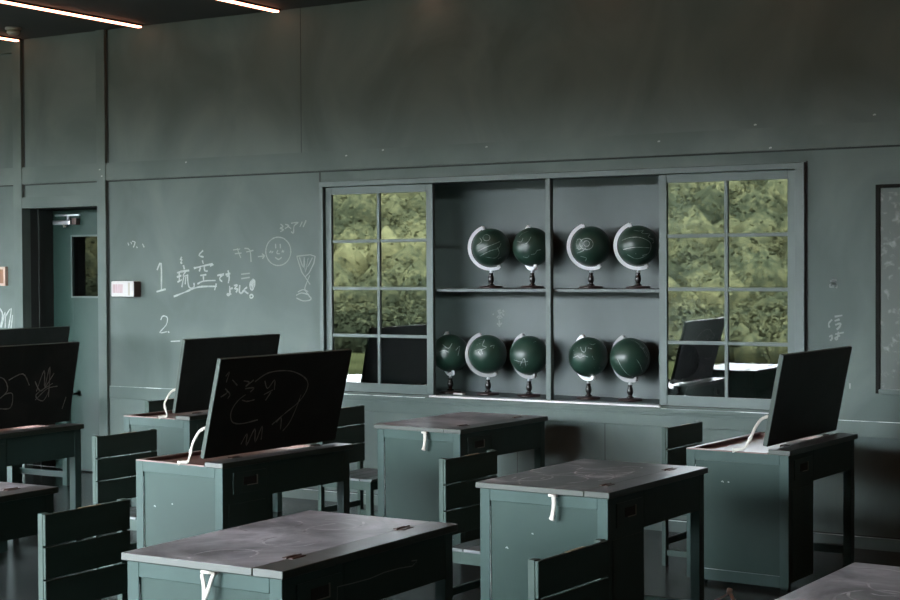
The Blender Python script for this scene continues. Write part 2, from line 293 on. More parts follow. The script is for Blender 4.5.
RIGHT=[[(-2.853, 1.509), (-2.817, 1.517)], [(-2.838, 1.522), (-2.836, 1.473)], [(-2.822, 1.501), (-2.848, 1.476), (-2.854, 1.489), (-2.829, 1.499), (-2.814, 1.484), (-2.819, 1.471)], [(-2.828, 1.308), (-2.783, 1.316)], [(-2.843, 1.291), (-2.862, 1.269), (-2.858, 1.245)], [(-2.828, 1.284), (-2.799, 1.293)], [(-2.824, 1.261), (-2.794, 1.27), (-2.799, 1.251), (-2.816, 1.235)], [(-2.825, 1.208), (-2.775, 1.219)], [(-2.806, 1.223), (-2.813, 1.179), (-2.826, 1.185), (-2.797, 1.202)], [(-2.859, 1.192), (-2.844, 1.201), (-2.845, 1.177), (-2.856, 1.174)], [(-2.769, 1.009), (-2.766, 0.945)], [(-2.74, 0.931), (-2.74, 0.9)]]
LEFT=[[(-9.584, 1.296), (-9.552, 1.244), (-9.581, 1.143)], [(-9.569, 1.143), (-9.525, 1.265), (-9.527, 1.138)], [(-9.528, 1.223), (-9.456, 1.297), (-9.488, 1.139)], [(-9.441, 1.245), (-9.461, 1.139)]]
FLOWER=[[(-5.292, 1.288), (-5.287, 1.28)], [(-5.256, 1.304), (-5.232, 1.314)], [(-5.251, 1.296), (-5.22, 1.298), (-5.243, 1.284)], [(-5.22, 1.291), (-5.207, 1.276)], [(-5.261, 1.262), (-5.253, 1.271), (-5.23, 1.273), (-5.22, 1.26)], [(-5.251, 1.255), (-5.233, 1.26), (-5.243, 1.263)], [(-5.243, 1.246), (-5.242, 1.2)], [(-5.261, 1.224), (-5.243, 1.209), (-5.223, 1.227)], [(-5.217, 1.314), (-5.207, 1.3)]]

def writing(strokes, name, m, wd, y=WY-.0022, sm=3):
    b = MB(); rnd = random.Random(5)
    for s in strokes: b.ribbon([(p[0], y, p[1]) for p in (smooth_pts([(a, 0, c) for a, c in s], sm) if False else [(v.x, v.z) for v in smooth_pts([(a, 0, c) for a, c in s], sm)])], (0,-1,0), wd, rnd)
    return b.build(name, m, wall)
writing(WRITING, 'chalk_writing', 'chalk', .012)
writing(MARKS, 'chalk_numeral', 'chalk', .009)
writing(DOODLES, 'chalk_doodle', 'chalkfaint', .008)
writing(RIGHT, 'chalk_writing', 'chalkfaint', .010)
writing(LEFT, 'chalk_scribble', 'chalk', .012)

# ------------------------------------------------------------------ door
d = thing('door_1', 'recessed teal door with small dark window behind the left lids', 'door', (DX0, 9.10, 0)); d['kind'] = 'structure'
dw = .80
b = MB(); gx0, gx1, gz0, gz1 = .215, .60, 1.39, 1.86
b.box(0, gx0, 0, .04, .01, 2.07, .003).box(gx1, dw, 0, .04, .01, 2.07, .003).box(gx0, gx1, 0, .04, .01, gz0).box(gx0, gx1, 0, .04, gz1, 2.07)
b.build('door_leaf', 'panel', d)
b = MB(); t = .014
b.box(gx0-t, gx0, -.008, .001, gz0-t, gz1+t).box(gx1, gx1+t, -.008, .001, gz0-t, gz1+t).box(gx0, gx1, -.008, .001, gz0-t, gz0).box(gx0, gx1, -.008, .001, gz1, gz1+t)
b.build('glazing_bead', 'trim', d)
MB().box(gx0, gx1, .015, .02, gz0, gz1).build('glass_pane', 'doorglass', d)
MB().box(-.0, dw, .05, .06, 0, 2.08).build('dark_backing', 'black', d)
h = MB().lathe([(0,-.012),(.026,-.012),(.028,0),(0,0)], 16, R=Matrix.Translation((.265,0,.62)) @ Matrix.Rotation(PI/2,4,'X'))
h.tube([(.265,0,.62),(.265,-.045,.62),(.255,-.055,.62),(.17,-.055,.62)], .009); h.build('door_handle', 'black', d)
c = MB(); c.box(.05, .24, -.055, 0, 1.955, 1.99, .006); c.build('door_closer', 'steel', d)
c = MB(); c.box(.07, .33, -.05, -.028, 2.022, 2.036, .003).tube([(.2,-.03,1.99),(.2,-.03,2.03)], .012); c.build('closer_arm', 'steel', d)
MB().box(.25, .30, -.045, 0, 1.955, 2.005, .004).build('closer_bracket', 'brown', d)
MB().lathe([(0,0),(.012,0),(.015,.02),(0,.02)], 12, (.16,-.03,1.935)).build('closer_screw', 'cream', d)
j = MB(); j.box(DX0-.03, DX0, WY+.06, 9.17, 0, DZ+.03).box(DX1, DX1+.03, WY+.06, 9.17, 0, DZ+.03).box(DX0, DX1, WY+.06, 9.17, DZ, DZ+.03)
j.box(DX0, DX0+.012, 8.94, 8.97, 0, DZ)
struct(j, 'trim_6', 'groove_shade', 'deep jamb lining around the recessed door', 'trim')  # the jamb's shade is put into this near-black colour

# ------------------------------------------------------------------ cupboard
cup = thing('built_in_cupboard', 'long recessed wall cupboard with open middle shelves of green globes', 'cupboard', (0,0,0))
BY = 9.18
b = MB().box(CX0-.02, CX1+.02, BY, BY+.02, CZ0-.02, CZ1+.02); b.build('back_panel', 'cupboard', cup)
b = MB(); b.box(CX0-.02, CX0, WY+.06, BY, CZ0-.02, CZ1+.02).box(CX1, CX1+.02, WY+.06, BY, CZ0-.02, CZ1+.02).box(CX0, CX1, WY+.06, BY, CZ1, CZ1+.02)
b.build('side_panel', 'cupboard', cup)
MB().box(CX0, CX1, WY+.06, BY, CZ0-.02, CZ0+.004).build('bottom_shelf', 'cupboard', cup)
MB().box(CX0, CX1, WY+.045, BY, 1.440, 1.462, .002).build('middle_shelf', 'cupboard', cup)
MB().box(-4.690, -4.655, WY+.002, WY+.044, CZ0+.004, CZ1, .002).build('divider', 'sash', cup)
f = MB()   # casing around opening
f.box(CX0-.012, CX0+.018, WY-.024, WY, CZ0-.01, CZ1+.020, .003).box(CX1-.045, CX1+.012, WY-.024, WY, CZ0-.01, CZ1+.020, .003)
f.box(CX0-.012, CX1+.012, WY-.026, WY, CZ1-.015, CZ1+.022, .003)
f.build('casing', 'sash', cup)
MB().box(CX0-.012, CX1+.012, WY-.055, WY, CZ0-.035, CZ0-.008, .004).box(-6.45, CX1+.012, WY-.032, WY, .70, CZ0-.035, .003).build('sill', 'trim', cup)
MB().box(-5.545, -3.90, WY-.032, WY-.004, CZ0-.0075, CZ0+.004, .002).build('sliding_track', 'track', cup)
MB().box(CX0, -5.56, WY-.0565, WY-.053, CZ0-.012, CZ0-.0075).build('worn_sill_edge', 'wornedge', cup)
MB().box(-3.88, CX1, WY-.0565, WY-.053, CZ0-.012, CZ0-.0075).build('worn_sill_edge', 'wornedge', cup)
fl = MB()
for s in FLOWER: fl.ribbon([(p[0], BY-.001, p[1]) for p in s], (0,-1,0), .012)
fl.build('chalk_flower', 'chalkfaint', cup)
def sash(x0, x1, label, y0):
    z0, z1 = CZ0+.004, CZ1-.018
    t = thing('sliding_glass_door', label, 'glass door', (x0, y0, z0), 0, 'sliding glass doors of the cupboard')
    W, Hh, st, dp = x1-x0, z1-z0, .052, .03
    fr = MB().box(0, st, 0, dp, 0, Hh, .003).box(W-st, W, 0, dp, 0, Hh, .003).box(st, W-st, 0, dp, 0, .062, .002).box(st, W-st, 0, dp, Hh-.05, Hh, .002)
    fr.build('frame', 'sash', t)
    b = MB(); mw = .022
    b.box(W/2-mw/2, W/2+mw/2, .003, dp-.003, .062, Hh-.05, .002)
    for k in (1,2,3):
        z = .062+(Hh-.112)*k/4; b.box(st, W/2-mw/2, .005, dp-.005, z-mw/2, z+mw/2, .002).box(W/2+mw/2, W-st, .005, dp-.005, z-mw/2, z+mw/2, .002)
    b.build('glazing_bar', 'sash', t)
    gp = MB().box(-(W/2-st), W/2-st, -.0015, .0015, .062, Hh-.05).build('glass_pane', 'glass', t); gp.location = (W/2, .0155, 0); gp.rotation_euler = (0, 0, math.radians(0.3))   # the pane sits slightly askew in its frame
    return t
sash(CX0+.019, -5.530, 'left sliding glass door of the cupboard, eight panes reflecting yellow-green trees', WY+.004)
sash(-3.915, CX1-.046, 'right sliding glass door of the cupboard, eight panes reflecting hazy hillside', WY+.004)

# ------------------------------------------------------------------ globes
def globe(x, z, y, th, label, seed, lines, arcm='arc'):
    t = thing('globe', label, 'globe', (x, y, z), 0, 'chalkboard globes in the cupboard')
    MB().lathe([(0,0),(.078,0),(.082,.004),(.080,.012),(.060,.016),(.02,.018),(0,.018)], 8, R=Matrix.Scale(1.0,4)).build('base', 'basewood', t)
    MB().lathe([(0,.017),(.022,.017),(.024,.024),(.012,.03),(.012,.036),(.019,.048),(.0205,.06),(.017,.078),(.012,.09),(.015,.094),(.011,.10),(0,.10)], 20).build('stem', 'standwood', t)
    hz = .268
    MB().lathe([(0,.098),(.009,.098),(.010,.108),(.007,.118),(0,.118)], 14).build('collar', 'steel', t)
    R = Matrix.Translation((0,0,hz)) @ Matrix.Rotation(th,4,'Z') @ Matrix.Rotation(math.radians(-22),4,'Y')
    a = bmesh.new(); n = 40; prev = None
    for i in range(n+1):
        ang = PI/2+PI*i/n; cs, sn = math.cos(ang), math.sin(ang)
        ring = [a.verts.new(R @ Vector((r*cs, dy, r*sn))) for r, dy in ((.131,-.010),(.153,-.010),(.153,.010),(.131,.010))]
        if prev:
            for k in range(4): a.faces.new((prev[k], prev[(k+1)%4], ring[(k+1)%4], ring[k]))
        else: a.faces.new(ring)
        prev = ring
    a.faces.new(prev[::-1]); bmesh.ops.recalc_face_normals(a, faces=a.faces)
    mb = MB(); mb._add(a)
    mb.lathe([(0,-.012),(.010,-.012),(.012,0),(.010,.012),(0,.012)], 12, (0,0,.136), R=R).lathe([(0,-.012),(.010,-.012),(.012,0),(.010,.012),(0,.012)], 12, (0,0,-.136), R=R)
    mb.build('meridian_arc', arcm, t)
    MB().lathe([(.126*math.sin(PI*i/28), -.126*math.cos(PI*i/28)) for i in range(29)], 48, (0,0,hz)).build('ball', 'globe', t)
    MB().tube([R @ Vector((0,0,-.136)), R @ Vector((0,0,.136))], .006).build('axle', 'steel', t)
    # chalk marks on the side facing the room
    cl = MB(); rnd = random.Random(seed); rr = .1264
    fwd = Vector((.52,-.85,0)).normalized(); rt = Vector((.85,.52,0)).normalized(); up = Vector((0,0,1))
    for ln in lines:
        P = []; N = []
        for (u, v) in [(q.x, q.z) for q in smooth_pts([(a_,0,b_) for a_, b_ in ln], 5)]:
            d2 = max(.02, 1-u*u-v*v); nn = (rt*u+up*v+fwd*math.sqrt(d2)).normalized(); N.append(nn); P.append(Vector((0,0,hz))+nn*rr)
        cl.ribbon(P, N, .0042, rnd)
    cl.build('chalk_marks', 'chalkgl', t)
    return t
M_['chalkgl'] = mat('chalk_on_globe', (.30,.34,.32), .95, (.14,.17,.155), 60, .4, .65)
def circ(cx, cz, rx, rz, n=14, a0=0, a1=2*PI): return [(cx+rx*math.cos(a0+(a1-a0)*i/n), cz+rz*math.sin(a0+(a1-a0)*i/n)) for i in range(n+1)]
GY = 9.0
rad = math.radians
L1 = [circ(-.25,.5,.18,.16), [(-.7,-.2),(-.3,.0),(.1,.15),(.45,.3)], [(-.6,-.45),(-.1,-.2),(.35,-.05),(.5,.2)], [(-.3,-.5),(.2,-.55),(.4,-.3),(.3,0)], [(-.75,.1),(-.5,.3),(-.6,.5)], [(.35,-.6),(.5,-.5)]]
L2 = [[(-.7,.5),(-.5,.7),(-.2,.8)], [(-.8,.3),(-.6,.25),(-.5,.45)], [(-.5,-.5),(-.3,-.55),(-.2,-.45)], [(-.1,-.4),(.1,-.35),(.2,-.2),(.4,-.15)], [(-.6,.1),(-.3,.2),(-.1,.5)]]
L3 = [circ(-.3,.1,.32,.28), circ(-.3,.12,.14,.14), circ(-.65,.1,.14,.26), [(-.75,-.35),(-.5,-.25),(-.35,-.1)], [(-.6,-.5),(-.3,-.6),(-.35,-.75)], [(-.8,-.1),(-.6,-.15)]]
L4 = [[(-.85,.25),(-.5,.38),(0,.38),(.5,.12),(.45,-.35),(.1,-.5)], [(-.8,-.2),(-.3,-.1),(.45,-.12)], [(-.6,-.45),(-.2,-.65),(.2,-.55),(.45,-.35)], [(-.5,-.5),(-.2,-.4)], [(-.3,.75),(0,.7),(.2,.75),(.1,.6),(.5,.55),(.4,.4),(.7,.3)], [(.5,.35),(.7,.2),(.6,.1)]]
L5 = [[(-.4,.5),(-.1,.3),(.1,.55)], [(-.6,.1),(-.3,.2),(-.1,.1)], [(.3,.2),(.5,.4),(.4,-.1)]]
L6 = [[(-.5,.75),(-.2,.8),(-.3,.5),(-.1,.4),(-.5,.2),(-.4,.0)], [(-.7,.2),(-.4,.3),(-.3,.05)], [(.1,.45),(.3,.5),(.25,.35)], [(-.6,.5),(-.4,.6)]]
L7 = [[(-.8,-.2),(-.4,-.3),(-.1,-.25)], [(-.5,-.5),(-.3,-.1),(-.2,-.5)], [(-.6,-.35),(-.2,-.55)], [(-.4,-.6),(-.1,-.4)], [(.2,.7),(.35,.75)]]
L8 = [[(-.8,.35),(-.6,.5)], [(-.45,.55),(-.4,.35),(-.25,.3),(-.2,.55)], [(-.1,.5),(.1,.45)], [(0,.7),(.15,.65),(.3,.7)], [(-.8,.0),(-.6,.1),(-.5,0),(-.3,.1),(-.1,.05)], [(-.75,.15),(-.4,.2)], [(.1,.1),(.2,-.1)], [(.2,-.5),(.5,-.52)]]
L9 = [[(-.7,0),(-.5,-.4),(-.2,-.75),(.1,-.9)], [(.2,.0),(.4,-.3),(.55,-.65)], [(0,.9),(.3,.8),(.6,.5),(.85,.0),(.7,-.5)], [(.4,.6),(.55,.5),(.65,.55)], [(.2,.85),(.5,.55),(.75,.1)]]
SH = 1.462; SB = CZ0+.004
globe(-5.201, SH, GY, rad(30), 'globe on the upper shelf farthest left, full white arc and looped chalk lines', 1, L1)
globe(-4.893, SH, GY, rad(-38), 'upper shelf globe half hidden behind the left side of the divider', 2, L2)
globe(-4.469, SH, GY, rad(30), 'globe just right of the divider on the upper shelf, small chalk circle on it', 3, L3)
globe(-4.143, SH, GY, rad(30), 'rightmost upper shelf globe, bold white arc and long curved chalk lines', 4, L4)
globe(-5.520, SB, GY, rad(-38), 'lower shelf globe cut off by the left glass door edge', 5, L5)
globe(-5.228, SB, GY, rad(20), 'lower shelf globe with a full dull grey arc on its left', 6, L6, 'arcgrey')
globe(-4.920, SB, GY, rad(-14), 'lower shelf globe just left of the divider with chalk squiggles low down', 7, L7, 'arcgrey')
globe(-4.490, SB, GY, rad(-27), 'lower shelf globe just right of the divider with rows of chalk letters', 8, L8)
globe(-4.200, SB, GY, rad(-16), 'rightmost lower shelf globe with long diagonal chalk lines and thin arc', 9, L9, 'arcgrey')
globe(-3.870, SB, GY, rad(-34), 'globe almost hidden behind the right glass door on the lower shelf', 10, L5, 'arcgrey')
tag(MB().box(-5.44, -5.36, 8.90, 8.93, SB, SB+.012, .003).build('chalk_stick', 'chalkwhite'), 'short white chalk piece lying at the front of the lower shelf', 'chalk')

# ------------------------------------------------------------------ wall fittings
t = thing('wall_control_box', 'white box with pink print mounted beside the chalk numeral one', 'control box', (-8.32, WY-.001, 1.394))
MB().box(0, .225, -.075, 0, 0, .118, .008).build('housing', 'white', t)
MB().box(.2255, .229, -.072, -.002, .004, .114).build('dark_side', 'brown', t)  # box's right side darkened with a thin brown sheet
MB().box(.015, .12, -.0765, -.0748, .03, .095).build('printed_panel', 'pink', t)
MB().box(.17, .19, -.0765, -.0748, .012, .108).build('grey_strip', 'cream', t)
t = thing('framed_notice', 'small pale wooden frame with orange board at the left edge', 'picture frame', (-9.715, WY-.001, 1.475))
b = MB(); b.box(0,.225,-.03,0,0,.02,.002).box(0,.225,-.03,0,.13,.15,.002).box(0,.02,-.03,0,.02,.13,.002).box(.205,.225,-.03,0,.02,.13,.002); b.build('frame', 'redwood', t)
MB().box(.02,.205,-.012,-.001,.02,.13).build('orange_board', 'orange', t)
t = thing('smoke_detector', 'round cream smoke detector on the ceiling at upper left', 'smoke detector', (-8.91, 8.34, CE))
MB().lathe([(0,0),(.058,0),(.060,-.012),(.050,-.018),(0,-.018)], 28).build('mounting_plate', 'cream', t)
MB().lathe([(0,-.0185),(.046,-.0185),(.048,-.038),(.036,-.052),(0,-.052)], 28).build('sensor_head', 'cream', t)
t = thing('framed_blackboard', 'black framed dusty green blackboard at the right edge of the wall', 'blackboard', (-2.585, WY-.001, .88))
b = MB(); W, Hh = 1.5, 1.17
b.box(-.004,.022,-.018,0,0,Hh,.001).box(W-.022,W,-.018,0,0,Hh,.002).box(.022,W-.022,-.03,0,Hh-.02,Hh,.002); b.build('frame', 'black', t)
MB().box(0.022, W-.022, -.05, 0, 0, .026, .003).build('chalk_ledge', 'trim', t)
M_['boardgreen'] = mat('dusty_green_board', (.060,.078,.066), .6, (.17,.19,.18), 22, .56, .76, detail=9, dist=.3, stretch=(1,1,1))
MB().box(.022, W-.022, -.012, 0, .026, Hh-.02).build('writing_surface', 'boardgreen', t)

# ------------------------------------------------------------------ ceiling light strips
def led(x, label):
    t = thing('ceiling_light_strip', label, 'ceiling light', (x, 8.76, CE), 0, 'parallel warm light strips on the ceiling')
    MB().box(-.022, .022, -4.2, 0, -.012, 0).build('channel', 'black', t)
    MB().box(-.017, .017, -4.19, -.012, -.024, -.0125).build('light_tube', 'led', t)
for k, (x) in enumerate([-9.30,-8.03,-6.76]):
    led(x, ['short visible end of a warm light strip beside the smoke detector', 'long warm light strip in the upper left corner, middle of three', 'warm light strip rightmost of the three, at the top edge'][k])
for x in (-12.0,-10.65,-5.55,-4.3,-3.05,-1.8,-.55): led(x, 'warm ceiling light strip above the top edge of the picture')

# ------------------------------------------------------------------ desks
ZT = .70; TH = .026; STRIP = .115
def face_strokes(mb, strokes, o, u, v, n, wd, rnd):
    for s in strokes:
        P = [o+u*q.x+v*q.z+n*.0012 for q in smooth_pts([(a,0,c) for a, c in s], 4)]
        mb.ribbon(P, n, wd, rnd)
def desk(x, y, rot, W, L, label, open_=False, strokes=None, strap='hang', sx=.6, cabh=.32, tilt=11, extra=None, dark=False):
    t = thing('school_desk', label, 'desk', (x, y, 0), rot, 'dark green school desks')
    rnd = random.Random(int(abs(x*100+y*10)))
    zt = ZT-TH; i = .014
    x0, x1, y0, y1 = i, W-i, i, L-i
    # cabinet carcass: near end box, plus shallow box under the top
    p = .018; cb = .045
    b = MB()
    b.box(x0+.001, x0+p, y0+p, y0+cabh, cb, zt, .001)             # left side
    b.box(x1-p, x1-.001, y0+p, y0+cabh, cb, zt, .001)             # right side
    b.box(x0+p, x1-p, y0+cabh-p, y0+cabh, cb, .52, .001)    # inner end
    b.box(x0+p, x1-p, y0+p, y0+cabh-p, cb, cb+p)
    b.build('cabinet', 'paint', t)
    b = MB(); ab = .515
    b.box(x0+.001, x0+p, y0+cabh+.001, y1-.05, ab, zt, .001).box(x1-p, x1-.001, y0+cabh+.001, y1-.05, ab, zt, .001)
    b.box(x0+.05, x1-.05, y1-p, y1-.001, ab, zt, .001).box(x0+p, x1-p, y0+cabh+.001, y1-.05, ab, ab+.012)
    b.build('apron', 'paint', t)
    # end panel: rails, stiles
    b = MB(); s = .048; zb = .022
    b.box(x0, x0+s, y0, y0+p, zb, zt, .002).box(x1-s, x1, y0, y0+p, zb, zt, .002).box(x0+s, x1-s, y0, y0+p, zt-.05, zt, .002).box(x0+s, x1-s, y0, y0+p, zb, zb+.055, .002)
    b.build('end_frame', 'paint', t)
    MB().box(x0+s, x1-s, y0+.008, y0+p-.002, zb+.055, zt-.05).build('end_panel', 'panel', t)
    MB().box(x0+s, x1-s, y0+.002, y0+.006, zb+.0535, zb+.0565).box(x0+s+.0, x0+s+.002, y0+.003, y0+.006, .12, .60).build('worn_or_lit_edge', 'wornedge', t)
    for lx in (x0, x1-.045):
        MB().box(lx, lx+.045, y1-.05, y1, 0, zt, .002).build('leg', 'paint', t)
    for lx in (x0+.03, x1-.07):
        MB().box(lx, lx+.04, y0+.06, y0+.10, 0, cb, .003).build('foot', 'paint', t)
    MB().box(x0+.04, x0+.062, y0+cabh, y1-.05, .055, .10, .002).build('stretcher', 'paint', t)
    MB().box(x0+.045, x1-.045, y1-.035, y1-.012, .055, .10, .002).build('stretcher', 'paint', t)
    # drawer front; recessed pull painted flat, dark shade with a pale highlight edge
    dr = MB().box(x1-.001, x1+.004, y0+.07, y0+cabh-.02, .545, zt-.03, .001).build('drawer_front', 'paint', t)
    px = y0+.135; pz = .578
    MB().box(x1+.004,x1+.0055,px+.004,px+.094,pz+.004,pz+.041).build('pull_recess_shade', 'groove_shade', dr)
    q = MB(); q.box(x1+.004,x1+.0065,px+.03,px+.10,pz,pz+.004).box(x1+.004,x1+.0075,px+.094,px+.10,pz,pz+.045)
    q.build('pull_rim_glint', 'pullglint', dr)
    MB().box(x1-.0005, x1+.002, y0+.04, y0+cabh-.03, .08, .50).build('side_panel', 'paint', t)
    # top
    tb = MB(); tb.box(W-STRIP, W, 0, L, zt, ZT, .003)
    tb.build('fixed_top_board', 'strip', t)
    lid = bpy.data.objects.new('lid', None)
    hinge = Vector((W-STRIP-.0015, 0, ZT-.001))
    LW = W-STRIP-.0015
    lb = MB(); lb.box(-LW, 0, 0, L, -TH+.001, 0, .003)
    lid = lb.build('lid', ('desktop_dark' if dark else 'desktop') if not open_ else 'lidface', t)
    lid.location = hinge
    if open_: lid.location = (W-STRIP-.004, 0, ZT+.012); lid.rotation_euler = (0, math.radians(90+tilt), 0)
    # hinges
    for hy in (.17*L, .79*L):
        hb = MB().tube([(W-STRIP-.002, hy, ZT+.002), (W-STRIP-.002, hy+.075, ZT+.002)], .0035, 8)
        hb.box(W-STRIP, W-STRIP+.02, hy+.004, hy+.071, ZT, ZT+.002)
        if not open_: hb.box(W-STRIP-.022, W-STRIP-.002, hy+.004, hy+.071, ZT, ZT+.002)
        hb.build('hinge', 'hinge', t)
    # red-brown inner tray
    if open_:
        b = MB(); b.box(x0+p+.001, x1-p-.001, y0+p+.001, y1-.052, zt-.020, zt-.012)
        b.box(x0+p+.0005, x0+p+.006, y0+p+.001, y1-.052, zt-.012, zt+.004).box(x0+p+.006, x1-.15, y1-.058, y1-.052, zt-.012, zt+.004)
        b.box(x0, x0+.03, y0, y1, zt, zt+.006).box(x0+.03, x1-STRIP, y0, y0+.022, zt, zt+.006).box(x0+.03, W-STRIP-.01, y1-.03, y1, zt, zt+.006)
        b.box(W-STRIP-.05, W-STRIP-.006, y0+.022, y1-.03, zt-.008, zt+.004)
        b.build('inner_tray', 'tray', t)
    # chalk drawing
    if strokes:
        c = MB()
        if open_: face_strokes(c, strokes, Vector((0,0,0)), Vector((0,1,0)), Vector((-1,0,0)), Vector((0,0,1)), .006, rnd); c.build('chalk_drawing', 'chalkdark', lid)
        else: face_strokes(c, strokes, Vector((-LW,0,0)), Vector((1,0,0)), Vector((0,1,0)), Vector((0,0,1)), .008, rnd); c.build('chalk_drawing', 'chalkwhite2', lid)
    # stay tape
    if open_:
        a = math.radians(tilt); hgt = .165
        p0 = Vector((W-STRIP-.004+hgt*math.sin(a)-.030, .012, ZT+hgt*math.cos(a)))
        p3 = Vector((sx*W, .002, ZT-TH+.013))
        mid = [p0, p0+Vector((-.035,-.01,-.018)), p0+Vector((-.065,-.02,-.065)), p0+Vector((-.08,-.02,-.10)), p3+Vector((.05,-.005,.012)), p3+Vector((.02,-.01,.004)), p3+Vector((-.01,-.014,-.002))]
        pts = smooth_pts(mid, 4); n = len(pts)
        MB().tube(pts, [.0078+.005*(1 if abs(k/n-.52) < .03 else 0)+.004*(1 if k > n-3 else 0) for k in range(n)], 8, .45, (0,1,0)).build('stay_tape', 'tape', t)
    elif strap == 'hang':
        X = sx*W
        b = MB()
        pts = smooth_pts([(X-.003, .013, zt-.002), (X, -.004, zt-.006), (X+.006, -.010, zt-.03), (X+.004, -.010, zt-.06), (X-.004, -.008, zt-.09), (X-.008,-.006,zt-.105)], 4)
        b.tube(pts, [.0105]*(len(pts)-6)+[.010,.010,.012,.014,.014,.009], 8, .3, (0,1,0)); b.tube([(X-.022,-.003,zt-.004),(X+.016,-.003,zt-.004)], .006, 8)
        b.build('stay_tape', 'tape', t)
    elif strap == 'vee':
        X = sx*W; b = MB()
        b.tube(smooth_pts([(X-.021,.01,zt-.002),(X-.020,-.008,zt-.012),(X-.012,-.010,zt-.04),(X-.010,-.012,zt-.09),(X-.016,-.010,zt-.15),(X-.02,-.008,zt-.19)], 4), .0085, 8, .3, (0,1,0))
        b.tube(smooth_pts([(X+.024,.01,zt-.002),(X+.022,-.008,zt-.012),(X+.010,-.014,zt-.05),(X-.008,-.016,zt-.09)], 4), .0075, 8, .3, (0,1,0))
        b.tube([(X-.028,-.003,zt-.004),(X+.030,-.003,zt-.004)], .005, 8)
        b.build('stay_tape', 'tape', t)
    if extra: extra(t, x1, W, L, lid)
    return t
M_['chalkwhite2'] = mat('chalk_on_desk_top', (.60,.58,.59), .95, (.26,.25,.255), 12, .4, .65)
M_['pullglint'] = mat('pull_rim_highlight', (.22,.21,.18), .35, metal=.5)
def swirl(seed, n=5, LW=.45, L=.9):
    r = random.Random(seed); out = []
    for k in range(n):
        cx, cy = r.uniform(.08, LW-.08), r.uniform(.1, L-.12); a = r.uniform(0, 6.28); rr = r.uniform(.03,.11)
        out.append([(min(LW-.01,max(.01,cx+rr*(1+.12*i)*math.cos(a+i*.7))), min(L-.01,max(.01,cy+rr*1.3*(1+.1*i)*math.sin(a+i*.7)))) for i in range(r.randint(4,8))])
    return out
def zigzag(t, x1, W, L, lid):
    b = MB(); b.ribbon([(x1+.006, .285, .545),(x1+.006,.288,.603),(x1+.006,.36,.600),(x1+.006,.47,.598),(x1+.006,.55,.604),(x1+.006,.64,.603),(x1+.006,.72,.597),(x1+.006,.735,.603)], (1,0,0), .0035)
    b.ribbon([(x1+.006,.715,.615),(x1+.006,.75,.612),(x1+.006,.74,.604)], (1,0,0), .004)
    b.build('chalk_line', 'chalkfaint', t)
def chips(t, x1, W, L, lid):
    b = MB()
    for (u, v, s) in [(.16+.05*((int(x1*1000)+int(L*1000))%3), .43+.03*(int(L*1000)%4), .006),(.30,.52-.02*(int(L*1000)%3),.004)]:
        b.ribbon([(u*W*1.4-s, .0205, v),(u*W*1.4, .0205, v+s*.8),(u*W*1.4+s, .0205, v-s*.3)], (0,-1,0), .005)
    b.build('paint_chip', 'chalk', t)
R_ = math.radians
desk(-3.515, 3.718, 0.0, .647, 1.005, 'closed desk with dusty grey top in the front, forked tape hanging', strap='vee', sx=.56, strokes=swirl(1,8), extra=zigzag)
desk(-3.370, 5.690, R_(-2.2), .634, .940, 'closed desk right of centre, straight cream tape hanging on its end', sx=.60, strokes=swirl(2,9), extra=chips, dark=True)
desk(-5.132, 7.519, R_(-3.5), .610, .926, 'closed desk in front of the globe shelves, short tape on its end', sx=.60, strokes=swirl(3,3))
desk(-3.170, 7.414, R_(-3.1), .577, .927, 'desk at the right with plain black lid raised and white tape', True, sx=.50, tilt=11, extra=chips)
HEAD = [[(.21,.30),(.16,.27),(.13,.22),(.15,.17),(.22,.155),(.33,.165)], [(.26,.36),(.35,.40),(.50,.40),(.62,.36),(.66,.31),(.62,.24),(.52,.18),(.44,.13)], [(.19,.275),(.23,.265),(.28,.27)],
 [(.62,.27),(.60,.20),(.57,.13),(.53,.09)], [(.24,.05),(.27,.10),(.28,.04),(.32,.12),(.34,.05),(.37,.13),(.38,.06)], [(.47,.14),(.50,.16),(.51,.10)],
 [(.05,.40),(.07,.42),(.06,.37)], [(.04,.30),(.08,.32),(.06,.34),(.10,.31),(.09,.29)], [(.18,.37),(.22,.36),(.20,.34),(.25,.37)], [(.20,.33),(.26,.33),(.24,.31)], [(.33,.36),(.36,.32),(.40,.36),(.41,.31)], [(.34,.29),(.40,.31)], [(.36,.26),(.39,.30)], [(.10,.38),(.14,.35)]]
desk(-5.303, 5.690, R_(-3.8), .600, .965, 'left-centre desk with raised lid bearing a faint chalk head drawing', True, strokes=HEAD, sx=.56, tilt=14, extra=chips)
desk(-6.960, 7.371, R_(-1.3), .580, .920, 'far desk by the chalk numerals with blank black lid raised', True, sx=.60, tilt=11)
LAS = [[(.62,.20),(.66,.32),(.68,.22),(.70,.34),(.72,.16)], [(.60,.26),(.66,.20),(.74,.30)], [(.62,.15),(.70,.21),(.78,.22)], [(.40,.28),(.50,.31),(.56,.24)], [(.36,.12),(.44,.12),(.44,.20),(.38,.2)], [(.2,.25),(.34,.3),(.40,.22),(.3,.15)], [(.84,.08),(.86,.15)], [(.72,.20),(.68,.14),(.62,.18),(.74,.24)]]
desk(-7.205, 5.79, 0, .59, .915, 'desk at the left edge with raised lid and scratchy chalk marks', True, strokes=LAS, tilt=11)
desk(-9.10, 7.60, 0, .59, .92, 'farthest left desk before the door, only its raised lid top shows', True, tilt=11)
desk(-5.39, 3.80, 0, .59, .915, 'closed desk at the left edge below the raised lids', sx=.6, strokes=swirl(9,4))
desk(-1.485, 3.78, R_(-2), .62, .93, 'closed dusty desk cropped by the bottom right corner', sx=.6, strokes=swirl(12,10))

